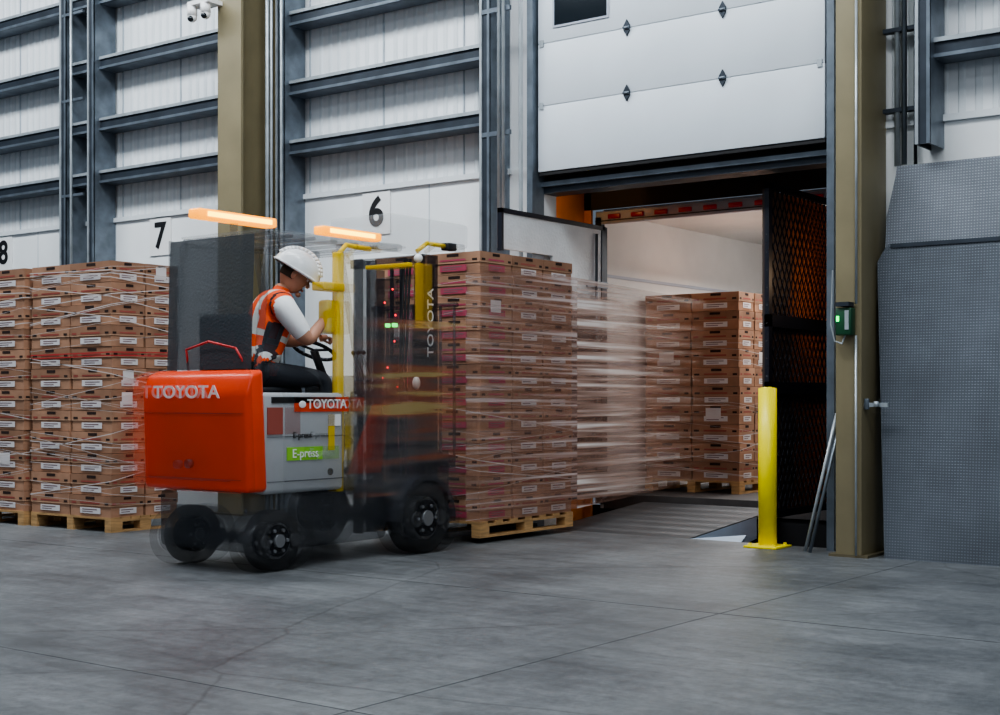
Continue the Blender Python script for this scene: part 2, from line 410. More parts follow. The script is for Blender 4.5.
# narrow fixed side plate beside the ramp
lv.prism([(-5.59,0,0),(-5.12,0,0),(-5.35,.55,0)],(0,0,-.03),'lev')
lv.done('dock_leveler')
tp=empty('semi_trailer',(-6.35,1.7,.2))
TX0,TX1,TY,TZ0,TZ1=-7.55,-5.12,1.75,.20,3.05
b=MB()
b.box(TX0,TX1,TY,9,TZ0-.15,TZ0,'trfloor')
b.box(TX0-.04,TX0,TY,9,TZ0-.15,TZ1,'trwall'); b.box(TX1,TX1+.04,TY,9,TZ0-.15,TZ1,'trwall')
b.box(TX0,TX1,8.95,9,TZ0,TZ1,'trwall'); b.box(TX0,TX1,TY,9,TZ1,TZ1+.03,'trwall')
for z in (.6,1.5,2.4): b.box(TX0,TX0+.012,TY,8.9,z,z+.03,'white')
b.done('body',tp)
b=MB()
b.box(TX0-.06,TX1+.06,TY-.06,TY,2.93,3.06,'white',.01)
b.box(TX0-.06,TX1+.06,TY-.07,TY-.05,2.955,2.965,'galvd')
for i in range(9):
    x=TX0+.1+i*.27
    b.box(x,x+.14,TY-.085,TY-.06,2.975,3.02,'red',.006)
b.box(TX0-.06,TX0+.01,TY-.06,TY,.1,3.0,'galvd'); b.box(TX1,TX1+.06,TY-.06,TY,.1,3.0,'galvd')
b.done('rear_frame',tp)

def gate(name,x,y0,y1,z0,z1,back,rails=(1.2,1.75)):
    g=empty(name,(x,(y0+y1)/2,z0)); b=MB(); w=.06
    b.box(x-.02,x+.02,y0,y0+w,z0,z1,'navy'); b.box(x-.02,x+.02,y1-w,y1,z0,z1,'navy')
    b.box(x-.02,x+.02,y0,y1,z1-w*.8,z1,'navy'); b.box(x-.02,x+.02,y0,y1,z0,z0+w,'navy')
    for r in rails: b.box(x-.025,x+.02,y0,y1,r,r+.1,'navy')
    b.done('frame',g)
    b=MB(); s=.085; L=y1-y0; Hh=z1-z0; k=1.7
    c=-Hh/k
    while c<L:
        for sg in (0,1):
            t0=max(0,-c*k) ; t1=min(Hh,(L-c)*k)
            if t1>t0:
                a=c+t0/k; e=c+t1/k
                if sg: a=L-a; e=L-e
                b.cyl((x+.006*sg,y0+a,z0+t0),(x+.006*sg,y0+e,z0+t1),.006,'navy',4,cap=False)
        c+=s
    b.done('expanded_mesh',g)
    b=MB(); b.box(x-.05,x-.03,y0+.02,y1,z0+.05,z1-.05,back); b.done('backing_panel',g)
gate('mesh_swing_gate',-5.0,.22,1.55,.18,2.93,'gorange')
g=empty('trailer_swing_door',(-7.03,.1,.22)); b=MB()
b.box(-7.04,-7.01,-.70,.90,2.44,2.76,'swing'); b.box(-7.04,-7.01,.06,.90,2.0,2.44,'swing'); b.box(-7.04,-7.01,.06,.90,.24,2.0,'galvd'); b.done('door_skin',g)
b=MB()
b.box(-7.045,-7.0,-.72,-.69,2.42,2.78,'navy'); b.box(-7.045,-7.0,.86,.95,.22,2.78,'galvd'); b.box(-7.045,-7.0,-.72,.92,2.745,2.785,'navy')
for z in (.5,1.4,2.2): b.box(-7.01,-6.99,.6,.95,z,z+.06,'galv')
b.cyl((-6.99,.75,.25),(-6.99,.75,2.7),.014,'galv',8)
b.done('door_frame',g)

# ------------------------------------------------------------------ pallets with cartons
def pallet(b,x0,x1,y0,y1,z):
    n=7; w=(y1-y0)
    for i in range(n):
        a=y0+i*(w-.1)/(n-1); b.box(x0,x1,a,a+.1,z+.11,z+.13,'wood')
    for xx in (x0,(x0+x1)/2-.045,x1-.09):
        b.box(xx,xx+.09,y0,y1,z+.09,z+.11,'wood')
        for yy in (y0,(y0+y1)/2-.06,y1-.12): b.box(xx,xx+.09,yy,yy+.12,z+.02,z+.09,'wood')
        b.box(xx,xx+.09,y0,y1,z,z+.02,'wood')
def carton(b,x0,x1,y0,y1,z0,z1,lab='lab',sticker=False):
    h=z1-z0; lid=z0+h*.52
    e=.006
    b.box(x0+e,x1-e,y0+e,y1-e,z0,lid,'card'); b.box(x0,x1,y0,y1,lid,z1-.004,'card2' if random.random()<.5 else 'card')
    b.box(x0-.001,x1+.001,y0-.001,y1+.001,lid-.003,lid+.003,'card3')
    w=x1-x0; d=y1-y0
    def face(orient):
        def R(a0,a1,c0,c1,k,o=.002):
            if orient=='f': b.quad([(x0+a0*w,y0-o,z0+c0*h),(x0+a1*w,y0-o,z0+c0*h),(x0+a1*w,y0-o,z0+c1*h),(x0+a0*w,y0-o,z0+c1*h)],k)
            else: b.quad([(x1+o,y0+a0*d,z0+c0*h),(x1+o,y0+a1*d,z0+c0*h),(x1+o,y0+a1*d,z0+c1*h),(x1+o,y0+a0*d,z0+c1*h)],k)
        j=random.uniform(-.03,.03)
        R(.40+j,.62+j,.80,.93,'hole')
        R(.26,.76,.14,.42,lab)
        R(.32+j,.68+j,.31,.355,'labt',.003); R(.32+j,.58+j,.21,.25,'labt',.003)
        R(.05,.16,.58,.68,'hole' if random.random()<.5 else 'rprint'); R(.86,.95,.58,.68,'hole')
        R(.26,.74,.60,.68,'rprint' if lab=='lab' else 'pink')
        if sticker and random.random()<.06: R(.3,.62,.3,.85,'lab',.004)
    face('f'); face('s')
def strand(b,x0,x1,y0,y1,za,zb,r=.003,k='wrap'):
    e=.012
    b.quad([(x0,y0-e,za),(x1+e,y0-e,(za+zb)/2),(x1+e,y0-e,(za+zb)/2+r*2),(x0,y0-e,za+r*2)],k)
    b.quad([(x1+e,y0-e,(za+zb)/2),(x1+e,y1,zb),(x1+e,y1,zb+r*2),(x1+e,y0-e,(za+zb)/2+r*2)],k)
def stack(name,x0,x1,y0,y1,z,nx,ny,nl,lh=.186,lab='lab',strands=26,dup=None):
    b=MB(); pallet(b,x0,x1,y0,y1,z)
    w=(x1-x0)/nx; d=(y1-y0)/ny
    for l in range(nl):
        for i in range(nx):
            for j in range(ny):
                if i<nx-1 and j>0 and l<nl-1: continue
                jx=random.uniform(-.008,.008); jy=random.uniform(-.008,.008)
                if i<nx-1: jx=min(jx,.002)
                la=lab if (lab!='mix') else ('pink' if j==0 else 'lab')
                carton(b,x0+i*w+.004+jx,x0+(i+1)*w-.004+jx,y0+j*d+.004+jy,y0+(j+1)*d-.004+jy,z+.13+l*lh,z+.13+(l+1)*lh,la,True)
    top=z+.13+nl*lh
    for q in range(strands):
        za=random.uniform(z+.1,top-.05); zb=za+random.choice((-1,1))*random.uniform(.05,.35); zb=max(z+.1,min(top,zb))
        strand(b,x0,x1,y0,y1,za,zb,random.choice((.0012,.002,.0035)))
    if dup: dup(b,top)
    return b.done(name)
def redstrap(b,top):
    for q in (1.52,1.55): strand(b,-10.98,-9.83,-2.57,-1.85,q,q+.02,.005,'wrapred')
stack('palletized_cartons',-10.99,-9.83,-2.57,-1.83,0,2,2,12,strands=34,dup=redstrap)
stack('palletized_cartons',-12.2,-11.06,-2.6,-1.83,0,2,2,12,strands=20)
stack('palletized_cartons',-7.48,-6.38,2.45,3.5,.20,2,3,10,.192,strands=14)
stack('palletized_cartons',-7.85,-6.72,-1.38,-.05,.045,2,3,12,.181,lab='mix',strands=16)
b=MB()
b.quad([(-6.70,-.02,.2),(-6.70,2.4,.35),(-6.70,2.4,2.15),(-6.70,-.02,2.22)],'streak')
b.quad([(-6.92,-.02,.3),(-6.92,2.3,.35),(-6.92,2.3,2.0),(-6.92,-.02,2.15)],'streak')
b.done('load_motion_trail')
b=MB()
b.quad([(-6.695,-1.6,.2),(-6.695,-.02,.2),(-6.695,-.02,2.22),(-6.695,-1.6,2.22)],'streak_on')
b.done('load_motion_trail')

# ------------------------------------------------------------------ forklift
fl=empty('forklift',(-7.25,-3.0,0))
b=MB()
b.prism([(-6.70,-3.88,.54),(-6.70,-3.90,1.20),(-6.70,-3.86,1.32),(-6.70,-3.74,1.36),(-6.70,-3.70,.54)],(-1.06,0,0),'orange',bev=.035)
b.box(-7.72,-6.74,-3.91,-3.895,1.06,1.064,'chas'); b.box(-7.7,-6.77,-3.90,-3.88,.62,.624,'chas')
text(b,'TOYOTA',.12,'textw',FRONT((-7.28,-3.915,1.20)),sx=1.35,bold=.002)
b.cyl((-7.26,-3.92,.72),(-7.26,-3.88,.72),.03,'chas',16)
cw=b.done('counterweight',fl)
b=MB()
b.box(-7.72,-6.72,-3.73,-2.96,.52,1.2,'panel',.03)
b.box(-6.725,-6.712,-3.66,-3.05,1.13,1.17,'textk')
b.box(-6.719,-6.712,-3.45,-2.92,1.07,1.17,'orange')
b.box(-6.719,-6.712,-3.70,-3.56,.92,1.10,'rprint')
text(b,'TOYOTA',.09,'textw',SIDE((-6.708,-3.14,1.12)),sx=1.05,bold=.001)
b.sph((-6.708,-3.38,1.12),(.003,.035,.025),'textw',12,8)
b.box(-6.719,-6.712,-3.52,-3.18,.74,.83,'lime'); text(b,'E-press',.085,'textw',SIDE((-6.709,-3.35,.785)))
text(b,'E-press',.06,'textk',SIDE((-6.709,-3.38,.91)))
for q in (.60,.90): b.box(-6.722,-6.714,-3.7,-2.98,q,q+.005,'chas')
b.cyl((-6.72,-3.1,.65),(-6.712,-3.1,.65),.025,'chas',12)
b.box(-6.719,-6.712,-3.12,-3.06,.80,1.05,'yel2')
b.box(-6.719,-6.712,-3.12,-3.0,.97,1.05,'textw')
sp_=b.done('side_panel',fl)
b=MB()
b.prism([(-6.74,-2.93,.48),(-6.74,-2.93,.72),(-6.74,-2.62,.72),(-6.74,-2.5,1.3),(-6.74,-2.3,1.34),(-6.74,-2.12,.9),(-6.74,-2.12,.48)],(-1.0,0,0),'chas',bev=.015)
b.box(-7.7,-6.76,-3.80,-2.45,.13,.53,'skirt',.04)
b.box(-7.7,-6.86,-2.45,-1.95,.25,.52,'chas',.03)
b.prism([(-6.73,-2.9,.62),(-6.73,-2.55,.62),(-6.73,-2.45,1.12),(-6.73,-2.62,1.12)],(-.03,0,0),'orange2',bev=.008)
pts=[]
for i in range(13):
    a=math.pi*i/12; pts.append((-6.62,-2.15-math.cos(a)*.33,.26+math.sin(a)*.33))
for i in range(12,-1,-1):
    a=math.pi*i/12; pts.append((-6.62,-2.15-math.cos(a)*.29,.26+math.sin(a)*.29))
b.prism(pts,(-.28,0,0),'chas')
b.done('chassis',fl)
def wheel(b,x,y,r,w):
    prof=[(0,.6),(0.0,.62),(.015,.78),(.03,.8),(.03,.92),(.10,.985),(.2,1),(.8,1),(.90,.985),(.97,.92),(.97,.8),(.985,.78),(1,.62),(1,.6)]
    t=bmesh.new(); rings=[]; N=40
    for a,rr in prof:
        rings.append([t.verts.new((x-w+a*w,y+math.cos(2*math.pi*j/N)*rr*r,r+math.sin(2*math.pi*j/N)*rr*r)) for j in range(N)])
    for A,B in zip(rings[:-1],rings[1:]):
        for j in range(N): t.faces.new([A[j],A[(j+1)%N],B[(j+1)%N],B[j]])
    bmesh.ops.recalc_face_normals(t,faces=t.faces)
    b.merge(t,'tyre',True); t.free()
    b.cyl((x-w+.02,y,r),(x-.03,y,r),r*.61,'rim',28)
    b.cyl((x-.03,y,r),(x-.015,y,r),r*.52,'mast',24); b.cyl((x-.03,y,r),(x+.005,y,r),r*.22,'rim',16)
    for j in range(6):
        a=2*math.pi*j/6; b.cyl((x-.02,y+math.cos(a)*r*.38,r+math.sin(a)*r*.38),(x-.002,y+math.cos(a)*r*.38,r+math.sin(a)*r*.38),.012,'rim',8)
b=MB()
wheel(b,-6.62,-2.15,.265,.2); wheel(b,-7.66,-2.15,.265,.2); wheel(b,-6.72,-3.58,.205,.16); wheel(b,-7.52,-3.58,.205,.16)
b.cyl((-7.6,-3.58,.205),(-6.8,-3.58,.205),.04,'chas',12); b.cyl((-7.8,-2.15,.26),(-6.8,-2.15,.26),.06,'chas',12)
wh=b.done('wheels',fl)
b=MB()
def bar(p,q,r,k): b.cyl(p,q,r,k,10)
for x in (-7.72,-6.86):
    bar((x,-3.66,1.3),(x,-3.55,2.27),.028,'guard')
    bar((x,-2.62,1.2),(x,-2.86,2.27),.026,'guard'); bar((x,-3.55,2.27),(x,-2.2,2.30),.03,'guard')
for i in range(7): 
    y=-3.55+i*.22; bar((-7.72,y,2.285),(-6.86,y,2.285),.014,'guard')
b.box(-7.74,-6.84,-3.56,-2.15,2.30,2.315,'roof')
b.box(-7.5,-6.86,-2.3,-1.35,2.36,2.56,'roof',.03)
b.quad([(-7.74,-3.69,1.36),(-6.88,-3.69,1.36),(-6.88,-3.66,2.27),(-7.74,-3.66,2.27)],'screen')
b.quad([(-7.76,-3.66,1.36),(-7.76,-2.95,1.36),(-7.76,-2.95,2.28),(-7.76,-3.66,2.28)],'screen2')
b.done('overhead_guard',fl)
b=MB()
b.box(-6.83,-6.77,-2.97,-2.90,.5,2.2,'yel2',.012)
b.box(-6.85,-6.76,-2.99,-2.91,.5,1.15,'yel2',.01)
b.box(-6.88,-6.76,-3.12,-2.90,1.92,1.98,'yel2',.01); b.box(-6.90,-6.80,-3.04,-2.90,1.62,1.86,'yel2',.02)
b.cyl((-6.83,-2.94,2.2),(-7.2,-2.5,2.2),.02,'yel3',8)
b.tube([(-6.8,-2.94,2.18),(-6.8,-2.85,2.26),(-6.8,-2.6,2.25)],.018,'yel2',8)
b.tube([(-6.9,-1.95,2.30),(-6.88,-1.85,2.37),(-6.86,-1.62,2.36)],.018,'yel2',8)
b.box(-6.9,-6.82,-1.66,-1.55,2.33,2.39,'seat',.01)
b.box(-6.84,-6.80,-2.05,-1.98,1.7,2.2,'yel3',.01)
b.box(-7.3,-6.85,-2.1,-2.06,2.17,2.2,'yel2',.005)
yr=b.done('yellow_rails',fl)
b=MB()
b.box(-7.65,-7.53,-3.58,-2.82,2.44,2.51,'amber',.015); b.box(-7.535,-7.522,-3.50,-2.88,2.458,2.492,'amberc')
b.cyl((-7.59,-3.2,2.3),(-7.59,-3.2,2.45),.03,'guard',10)
b.box(-6.96,-6.86,-3.02,-2.4,2.33,2.39,'amber',.012); b.box(-6.862,-6.852,-2.95,-2.48,2.345,2.375,'amberc')
b.done('amber_beacons',fl)
b=MB()
b.box(-7.5,-7.0,-3.52,-3.08,1.19,1.24,'seat',.02)
b.box(-7.5,-7.02,-3.62,-3.54,1.25,1.75,'seat',.035)
b.tube([(-7.55,-3.66,1.36),(-7.5,-3.72,1.5),(-7.25,-3.74,1.55),(-7.0,-3.72,1.5),(-6.95,-3.66,1.36)],.008,'wrapred',8)
b.done('seat',fl)
b=MB()
N=24
c=Vector((-7.25,-2.72,1.52)); R=Matrix.Translation(c)@Matrix.Rotation(math.radians(-25),4,'X')
pts=[R@Vector((math.cos(2*math.pi*i/N)*.16,math.sin(2*math.pi*i/N)*.16,0)) for i in range(N+1)]
for p,q in zip(pts[:-1],pts[1:]): b.cyl(p,q,.014,'seat',8)
for i in (0,8,16): b.cyl(c,pts[i],.01,'seat',8)
b.cyl((-7.25,-2.55,1.2),c,.03,'seat',10)
for i in range(3): 
    b.cyl((-7.0+i*.05,-2.5,1.3),(-7.0+i*.05,-2.56,1.5),.007,'rim',8); b.sph((-7.0+i*.05,-2.56,1.5),(.018,.018,.018),'seat',8,6)
b.done('steering_controls',fl)
b=MB()
for x in (-7.54,-6.90):
    s_=1 if x>-7.2 else -1
    b.box(x-.045,x+.045,-1.93,-1.91,.08,2.28,'mast'); b.box(x-.045,x+.045,-1.77,-1.75,.08,2.28,'mast'); b.box(x+s_*.025,x+s_*.045,-1.93,-1.75,.08,2.28,'mast')
    b.box(x-.03-s_*.06,x+.03-s_*.06,-1.86,-1.7,.10,2.2,'mast',.004)
    b.cyl((x-s_*.14,-1.84,.12),(x-s_*.14,-1.84,1.9),.035,'mast',12)
for z in (.2,1.15,2.2): b.box(-7.58,-6.86,-1.97,-1.9,z,z+.07,'mast')
for x in (-7.27,-7.17): b.box(x-.012,x+.012,-1.83,-1.81,.3,2.2,'dark')
b.cyl((-7.22,-1.88,.15),(-7.22,-1.88,1.5),.05,'mast',14)
for k_ in range(3): b.tube([(-7.05+.03*k_,-1.95,.4),(-7.05+.03*k_,-1.98,1.4),(-7.05+.03*k_,-1.92,2.25)],.01,'seat',6)
text(b,'TOYOTA',.10,'textw',frame((-6.852,-1.84,1.75),(0,0,1),(0,-1,0)),sx=1.3)
b.done('mast',fl)
b=MB()
for x in (-7.4,-6.95): b.box(x-.06,x+.06,-1.62,-1.57,.06,.75,'mast'); b.box(x-.06,x+.06,-1.6,-.35,.055,.085,'mast')
for z in (.2,.62): b.box(-7.7,-6.78,-1.68,-1.62,z,z+.1,'mast')
for i in range(7): b.cyl((-7.65+i*.14,-1.6,.7),(-7.65+i*.14,-1.6,1.9),.012,'mast',8)
b.cyl((-7.68,-1.6,1.9),(-6.78,-1.6,1.9),.02,'mast',8)
b.done('fork_carriage',fl)
b=MB()
b.box(-7.08,-7.05,-2.12,-2.08,1.71,1.74,'green',.006); b.box(-7.01,-6.98,-2.12,-2.08,1.71,1.74,'green',.005)
b.box(-7.2,-7.0,-2.09,-2.04,1.3,2.1,'mast',.01)
for z,x in ((1.4,-7.05),(1.32,-7.1),(1.9,-7.08),(1.6,-6.98),(1.25,-6.95),(2.0,-7.0),(1.8,-6.97)): b.sph((x,-2.12,z),(.008,.006,.008),'redled',8,6)
b.sph((-6.86,-1.98,2.24),(.035,.035,.035),'textw',12,8)
b.sph((-6.82,-2.05,1.28),(.035,.03,.05),'silver',10,8)
b.done('indicator_lights',fl)
b=MB()
b.quad([(-6.70,-2.95,.45),(-6.70,-1.45,.45),(-6.70,-1.45,1.75),(-6.70,-2.95,1.75)],'streak_tr')
b.done('motion_trail',fl)
b=MB()
b.quad([(-7.72,-4.15,.58),(-7.72,-3.80,.58),(-7.72,-3.80,1.30),(-7.72,-4.15,1.30)],'streak_or')
b.done('rear_motion_trail',fl)
# faint after-images of the moving truck (long exposure)
gcache={}
def ghostmat(m,a):
    k=(m.name,a)
    if k not in gcache:
        g=m.copy(); g.name=m.name+'_afterimage'; g.node_tree.nodes['Principled BSDF'].inputs['Alpha'].default_value=a; gcache[k]=g
    return gcache[k]
def ghost(ob,dy,a):
    me=ob.data.copy()
    for i,m in enumerate(me.materials): me.materials[i]=ghostmat(m,a)
    o=bpy.data.objects.new(ob.name+'_afterimage',me); COL.objects.link(o); o.parent=fl; o.location=(.004,dy,0)
ghost(wh,-.13,.16); ghost(wh,.14,.16)
ghost(sp_,.16,.16); ghost(cw,-.10,.14); ghost(yr,.10,.16)

# ------------------------------------------------------------------ worker
def skin_bake(vs,edges,root=0,sub=2):
    me=bpy.data.meshes.new('sk'); me.from_pydata([v[0] for v in vs],edges,[]); ob=bpy.data.objects.new('sk',me); COL.objects.link(ob)
    ob.modifiers.new('s','SKIN'); 
    for i,v in enumerate(vs):
        r=v[1]; me.skin_vertices[0].data[i].radius=(r,r) if not isinstance(r,tuple) else r
        me.skin_vertices[0].data[i].use_root=(i==root)
    m=ob.modifiers.new('d','SUBSURF'); m.levels=sub; m.render_levels=sub
    bpy.context.view_layer.update()
    me2=bpy.data.meshes.new_from_object(ob.evaluated_get(bpy.context.evaluated_depsgraph_get()))
    t=bmesh.new(); t.from_mesh(me2); bpy.data.objects.remove(ob); return t
wk=empty('warehouse_worker',(-7.2,-3.25,1.28))
f=Vector((.42,.91,0)).normalized(); rt=Vector((f.y,-f.x,0)); up=Vector((0,0,1))
P=Vector((-7.20,-3.34,1.38))
def W(a,c,h,o=P): return o+rt*a+f*c+up*h
V=[(P,.165),(W(0,.04,.14),.16),(W(0,.09,.30),.18),(W(0,.14,.44),.15),(W(0,.175,.53),.068),(W(0,.205,.60),.058),
   (W(.12,.14,.44),.105),(W(.21,.13,.41),.09),
   (W(-.12,.14,.44),.105),(W(-.21,.13,.41),.09)]
rs=V[7][0]; ls=V[9][0]
re=Vector((-6.86,-3.17,1.56)); rh=Vector((-6.87,-2.985,1.74))
le=W(-.28,.33,.2); lh=W(-.16,.52,.22)
V+=[(rs.lerp(re,.5),.082),(re,.056),(re.lerp(rh,.5),.044),(rh,.031)]
V+=[(ls.lerp(le,.5),.082),(le,.056),(le.lerp(lh,.5),.044),(lh,.031)]
hr=W(.1,.02,-.05); hl=W(-.1,.02,-.05); kr=W(.13,.46,-.08); kl=W(-.13,.46,-.08)
ar=W(.13,.52,-.50); al=W(-.13,.50,-.50)
V+=[(hr,.105),(hr.lerp(kr,.5),.088),(kr,.065),(kr.lerp(ar,.4),.06),(ar,.045),(ar+f*.16-up*.04,.04)]
V+=[(hl,.105),(hl.lerp(kl,.5),.088),(kl,.065),(kl.lerp(al,.4),.06),(al,.045),(al+f*.16-up*.04,.04)]
E=[(0,1),(1,2),(2,3),(3,4),(4,5),(3,6),(6,7),(3,8),(8,9),(7,10),(10,11),(11,12),(12,13),(9,14),(14,15),(15,16),(16,17),
   (0,18),(18,19),(19,20),(20,21),(21,22),(22,23),(0,24),(24,25),(25,26),(26,27),(27,28),(28,29)]
t=skin_bake(V,E,0,3)
def seglab(e):
    a,c=e
    if c<=4: return 'vest'
    if c==5: return 'skin'
    if e in ((3,6),(6,7),(3,8),(8,9)): return 'vest'
    if c in (10,14): return 'shirt'
    if c in (11,15): return 'elbow'
    if c in (12,16,13,17): return 'skin'
    if c in (23,29): return 'boot'
    return 'trous'
axis=(V[3][0]-V[0][0]).normalized()
def kf(p):
    best=None
    for e in E:
        A=V[e[0]][0]; B=V[e[1]][0]; d=B-A; s=max(0,min(1,(p-A).dot(d)/d.length_squared)); q=(p-(A+d*s)).length
        rr=V[e[0]][1]*(1-s)+V[e[1]][1]*s
        q=q-rr
        if best is None or q<best[0]: best=(q,e,s)
    k=seglab(best[1])
    if k=='elbow': k='shirt' if best[2]<.55 else 'skin'
    if best[1]==(0,18) or best[1]==(0,24): k='trous'
    if k=='vest':
        h=(p-P).dot(axis); side=(p-P).dot(rt)
        if .06<h<.115 or .2<h<.25: k='silver'
        elif h>.25 and .065<abs(side)<.115: k='silver'
        if .15<abs(side)<.17 and h>.0: k='trous'
        if h<-.02: k='trous'
        if abs(side)>.20: k='shirt'
    return k
b=MB(); b.merge(t,None,True,None,kf); t.free()
b.done('body',wk)
hd=(f*.93+rt*.36).normalized(); tilt=math.radians(32)
fw=(hd*math.cos(tilt)-up*math.sin(tilt)).normalized(); rr_=fw.cross(up).normalized(); uu=rr_.cross(fw)
hc=V[5][0]+fw*.035+uu*.095
S_=1.12
HM=Matrix(((rr_.x,fw.x,uu.x,hc.x),(rr_.y,fw.y,uu.y,hc.y),(rr_.z,fw.z,uu.z,hc.z),(0,0,0,1)))@Matrix.Scale(S_,4)
b=MB(); t=bmesh.new(); bmesh.ops.create_uvsphere(t,u_segments=32,v_segments=24,radius=1)
for v in t.verts:
    x,y,z=v.co
    w=1 if z>0 else 1-.28*abs(z)**1.3
    yy=y*.098 + (.012 if (z<-.4 and y>0) else 0)
    if y>0: yy*=.93
    v.co=Vector((x*.077*w,yy*(1 if z>-.3 else 1-.12*abs(z)),z*.122))
b.merge(t,'skin',True,HM); t.free()
t=bmesh.new(); bmesh.ops.create_uvsphere(t,u_segments=28,v_segments=18,radius=1)
bmesh.ops.delete(t,geom=[v for v in t.verts if (v.co.y>.12 and v.co.z<.55) or v.co.z<-.35],context='VERTS')
for v in t.verts: v.co=Vector((v.co.x*.081,v.co.y*.101-.002,v.co.z*.124+.002))
b.merge(t,'hair',True,HM); t.free()
t=bmesh.new(); pts=[(0,.088,.022),(-.010,.090,-.025),(.010,.090,-.025),(0,.118,-.022),(-.015,.090,-.036),(.015,.090,-.036),(0,.108,-.038)]
vs=[t.verts.new(p) for p in pts]
for q in ((0,1,3),(0,3,2),(1,4,6,3),(3,6,5,2),(4,5,6)): t.faces.new([vs[i] for i in q])
b.merge(t,'skin',True,HM); t.free()
for s_ in (-1,1):
    b.sph((s_*.03,.083,.008),(.012,.010,.009),'textw',10,8,HM); b.sph((s_*.03,.090,.008),(.006,.005,.006),'eye',8,6,HM)
    b.box(s_*.03-.016,s_*.03+.016,.083,.094,.024,.030,'hair',.002,mat=HM)
    b.sph((s_*.078,-.005,-.005),(.010,.018,.032),'skin',10,8,HM)
b.sph((0,.088,-.066),(.024,.008,.008),'lip',12,8,HM); b.sph((0,.078,-.100),(.026,.018,.016),'skin',10,8,HM)
b.done('head',wk)
b=MB()
HT=HM@Matrix.Translation((0,-.010,.028))@Matrix.Scale(1.12,4)
b.sph((0,0,0),(.118,.142,.125),'hat',32,20,HT,cut=-.02)
t=bmesh.new(); N=40; A=[];B=[];C=[]
for j in range(N):
    a=2*math.pi*j/N; sx=math.cos(a); sy=math.sin(a); ex=.045*max(0,sy)**1.5+.014
    A.append(t.verts.new((sx*.116,sy*.140,.004))); B.append(t.verts.new((sx*(.118+ex*.6),sy*(.142+ex),-.006))); C.append(t.verts.new((sx*(.114),sy*.138,-.012)))
for X,Y in ((A,B),(B,C)):
    for j in range(N): t.faces.new([X[j],X[(j+1)%N],Y[(j+1)%N],Y[j]])
b.merge(t,'hat',True,HT); t.free()
for off,r in ((0,.014),(.045,.008),(-.045,.008)):
    pr=None
    for j in range(15):
        a=math.radians(18+j*144/14); k_=math.sqrt(max(0,1-(off/.118)**2))
        p=HT@Vector((off,math.cos(a)*.142*k_,math.sin(a)*.125*k_))
        if pr is not None: b.cyl(pr,p,r,'hat',8)
        pr=p
b.done('hard_hat',wk)
def hand(wr,d,palm_n,side,name):
    d=d.normalized(); n=(palm_n-d*palm_n.dot(d)).normalized(); s=d.cross(n)*side
    b=MB()
    pv=[(wr,.027),(wr+d*.035+s*.006,.027),(wr+d*.075+s*.012,.024),(wr+d*.035-s*.012,.026),(wr+d*.075-s*.02,.022)]
    t=skin_bake(pv,[(0,1),(1,2),(0,3),(3,4)],0,2); b.merge(t,'skin',True); t.free()
    Ls=(.072,.080,.075,.060)
    for i,L in enumerate(Ls):
        o=wr+d*.07+s*(.028-.0185*i)
        a0=math.radians(35); a1=math.radians(95); a2=math.radians(140)
        p1=o+(d*math.cos(a0)+n*math.sin(a0))*L*.45
        p2=p1+(d*math.cos(a1)+n*math.sin(a1))*L*.32
        p3=p2+(d*math.cos(a2)+n*math.sin(a2))*L*.25
        t=skin_bake([(o,.0098),(p1,.009),(p2,.0085),(p3,.007)],[(0,1),(1,2),(2,3)],0,2); b.merge(t,'skin',True); t.free()
    o=wr+d*.02+s*.024; p1=o+d*.03+s*.022+n*.012; p2=p1+d*.025+s*.002+n*.02; p3=p2+d*.012-s*.012+n*.014
    t=skin_bake([(o,.013),(p1,.0115),(p2,.010),(p3,.008)],[(0,1),(1,2),(2,3)],0,2); b.merge(t,'skin',True); t.free()
    b.done(name,wk)
hand(rh,Vector((.02,.10,.10)),Vector((0,.7,-.7)),-1,'hand_right')
hand(lh,f+up*.2,-up,1,'hand_left')

# ------------------------------------------------------------------ bollard
b=MB()
b.cyl((-4.78,-.22,.015),(-4.78,-.22,1.24),.072,'yellow',28); b.sph((-4.78,-.22,1.235),(.072,.072,.018),'yellow',24,8)
b.box(-4.92,-4.64,-.36,-.08,0,.018,'yellow',.004)
for dx in (-.1,.1):
    for dy in (-.1,.1): b.cyl((-4.78+dx,-.22+dy,.018),(-4.78+dx,-.22+dy,.035),.014,'yellow',6)
b.done('bollard')
b=MB()
b.prism([(-3.76,-.42,0),(-1.2,-.42,0),(-1.2,-.24,2.30),(-3.80,-.24,2.30),(-3.83,-.245,2.26),(-3.88,-.25,2.17)],(0,.02,0),'plate')
b.prism([(-3.83,-.225,2.2),(-1.2,-.225,2.2),(-1.2,-.17,2.88),(-3.76,-.17,2.88),(-3.77,-.175,2.8),(-3.83,-.2,2.5)],(0,.018,0),'plate2')
b.prism([(-3.78,-.252,2.27),(-1.2,-.252,2.27),(-1.2,-.25,2.30),(-3.78,-.25,2.30)],(0,.015,0),'galvd')
for x in (-3.5,-2.8,-2.1,-1.4): 
    b.prism([(x,-.36,.02),(x,-.12,.02),(x,-.12,2.2),(x,-.20,2.2)],(.05,0,0),'galvd')
b.done('dock_leveler_plate')
b=MB()
b.box(-4.06,-3.94,-.60,-.51,1.62,1.82,'greenbox',.01); b.box(-4.05,-4.03,-.606,-.598,1.72,1.76,'green'); b.box(-3.985,-3.955,-.606,-.598,1.66,1.8,'galvl')
b.box(-4.05,-3.95,-.62,-.515,1.83,1.86,'galvd')
b.cyl((-3.93,-.525,1.85),(-3.93,-.525,4.2),.010,'galvl',8)
b.tube([(-4.0,-.56,1.62),(-4.02,-.57,1.56),(-4.08,-.56,1.58),(-4.11,-.56,1.7),(-4.10,-.55,2.1)],.006,'galvl',6)
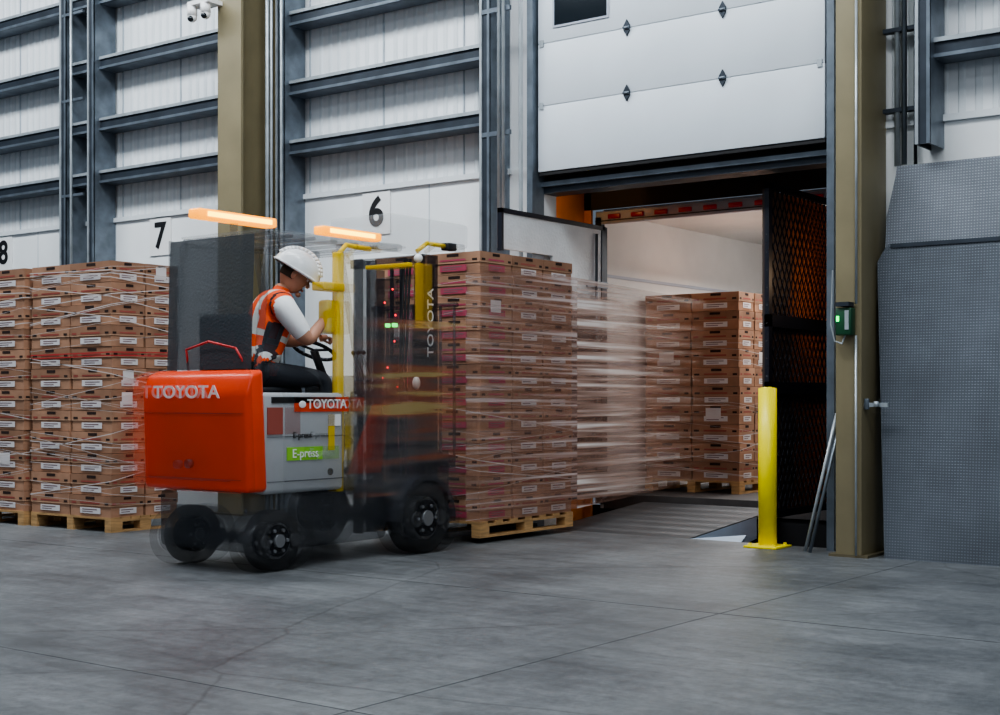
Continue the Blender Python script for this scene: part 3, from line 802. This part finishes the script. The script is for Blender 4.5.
b.cyl((-3.93,-.53,0.02),(-3.93,-.53,1.62),.009,'galvl',8)
b.done('dock_control_box')
b=MB()
b.box(-3.90,-3.72,-.46,-.44,1.10,1.13,'galvl'); b.box(-3.895,-3.86,-.47,-.44,1.08,1.16,'galv',.005); b.cyl((-3.8,-.47,1.10),(-3.8,-.47,1.14),.02,'galvl',8)
b.done('wall_bracket')
b=MB()
b.cyl((-4.42,-.32,.0),(-4.2,-.24,1.05),.014,'galvl',8); b.cyl((-4.36,-.37,.0),(-4.16,-.26,1.0),.014,'galv',8)
b.done('pry_bar')
for x,c in ((-9.06,'6'),(-12.3,'7'),(-15.3,'8')):
    b=MB(); b.box(x-.18,x+.18,-.014,-.004,2.77,3.19,'textw')
    text(b,c,.40,'textk',FRONT((x,-.017,2.98)),bold=.010)
    b.done('bay_number_sign')
b=MB()
b.box(-10.85,-10.55,-.86,-.66,5.12,5.16,'textw'); 
for x in (-10.82,-10.62):
    b.cyl((x,-.82,5.12),(x,-.82,5.02),.05,'textw',16); b.sph((x,-.82,5.01),(.05,.05,.05),'textw',16,10)
    b.sph((x+.01,-.85,4.99),(.032,.032,.032),'glass',12,8)
b.done('security_camera')

# ------------------------------------------------------------------ lights
def area(name,loc,rot,sx,sy,e,col=(1,1,1)):
    l=bpy.data.lights.new(name,'AREA'); l.shape='RECTANGLE'; l.size=sx; l.size_y=sy; l.energy=e; l.color=col
    o=bpy.data.objects.new(name,l); o.location=loc; o.rotation_euler=rot; COL.objects.link(o)
R=math.radians
area('ceiling_light',(-6,-4.5,8.5),(R(24),0,0),7,1.2,590,(.90,.96,1))
area('ceiling_light',(-14,-4.5,8.5),(R(24),0,0),7,1.2,550,(.90,.96,1))
area('ceiling_light',(1,-6,8.5),(R(20),0,0),4,1.2,220,(.90,.96,1))
area('ceiling_light',(-8,-10,8.5),(0,0,0),12,1.5,270,(.88,.95,1))
area('ceiling_light',(2,-9,5.5),(R(60),0,R(40)),3,1.5,110,(.95,.98,1))
area('trailer_light',(-6.2,3.6,3.0),(0,R(-20),0),.6,2.5,130,(1,.98,.95))
def point(name,loc,e,col,r=.1):
    l=bpy.data.lights.new(name,'POINT'); l.energy=e; l.color=col; l.shadow_soft_size=r
    o=bpy.data.objects.new(name,l); o.location=loc; COL.objects.link(o)
point('dock_point_light',(-7.5,.5,3.35),8,(1,.6,.25),.05)
point('dock_point_light',(-4.45,.8,2.2),8,(1,.7,.45))
point('dock_point_light',(-5.25,.75,.55),2.5,(.8,.9,1),.04)  # added floating fill without a fixture, brightens the leveler side
w=bpy.data.worlds.new('World'); SC.world=w; w.use_nodes=True
w.node_tree.nodes['Background'].inputs[0].default_value=(.53,.65,.80,1); w.node_tree.nodes['Background'].inputs[1].default_value=.22
try: SC.view_settings.look='AgX - Medium High Contrast'
except Exception as e: print(e)

cam=bpy.data.cameras.new('camera'); co=bpy.data.objects.new('camera',cam); COL.objects.link(co)
co.location=(0,-10.1,1.15); co.rotation_euler=(R(90),0,R(36.8)); cam.sensor_width=36; cam.lens=49.64; cam.shift_y=.0425
SC.camera=co
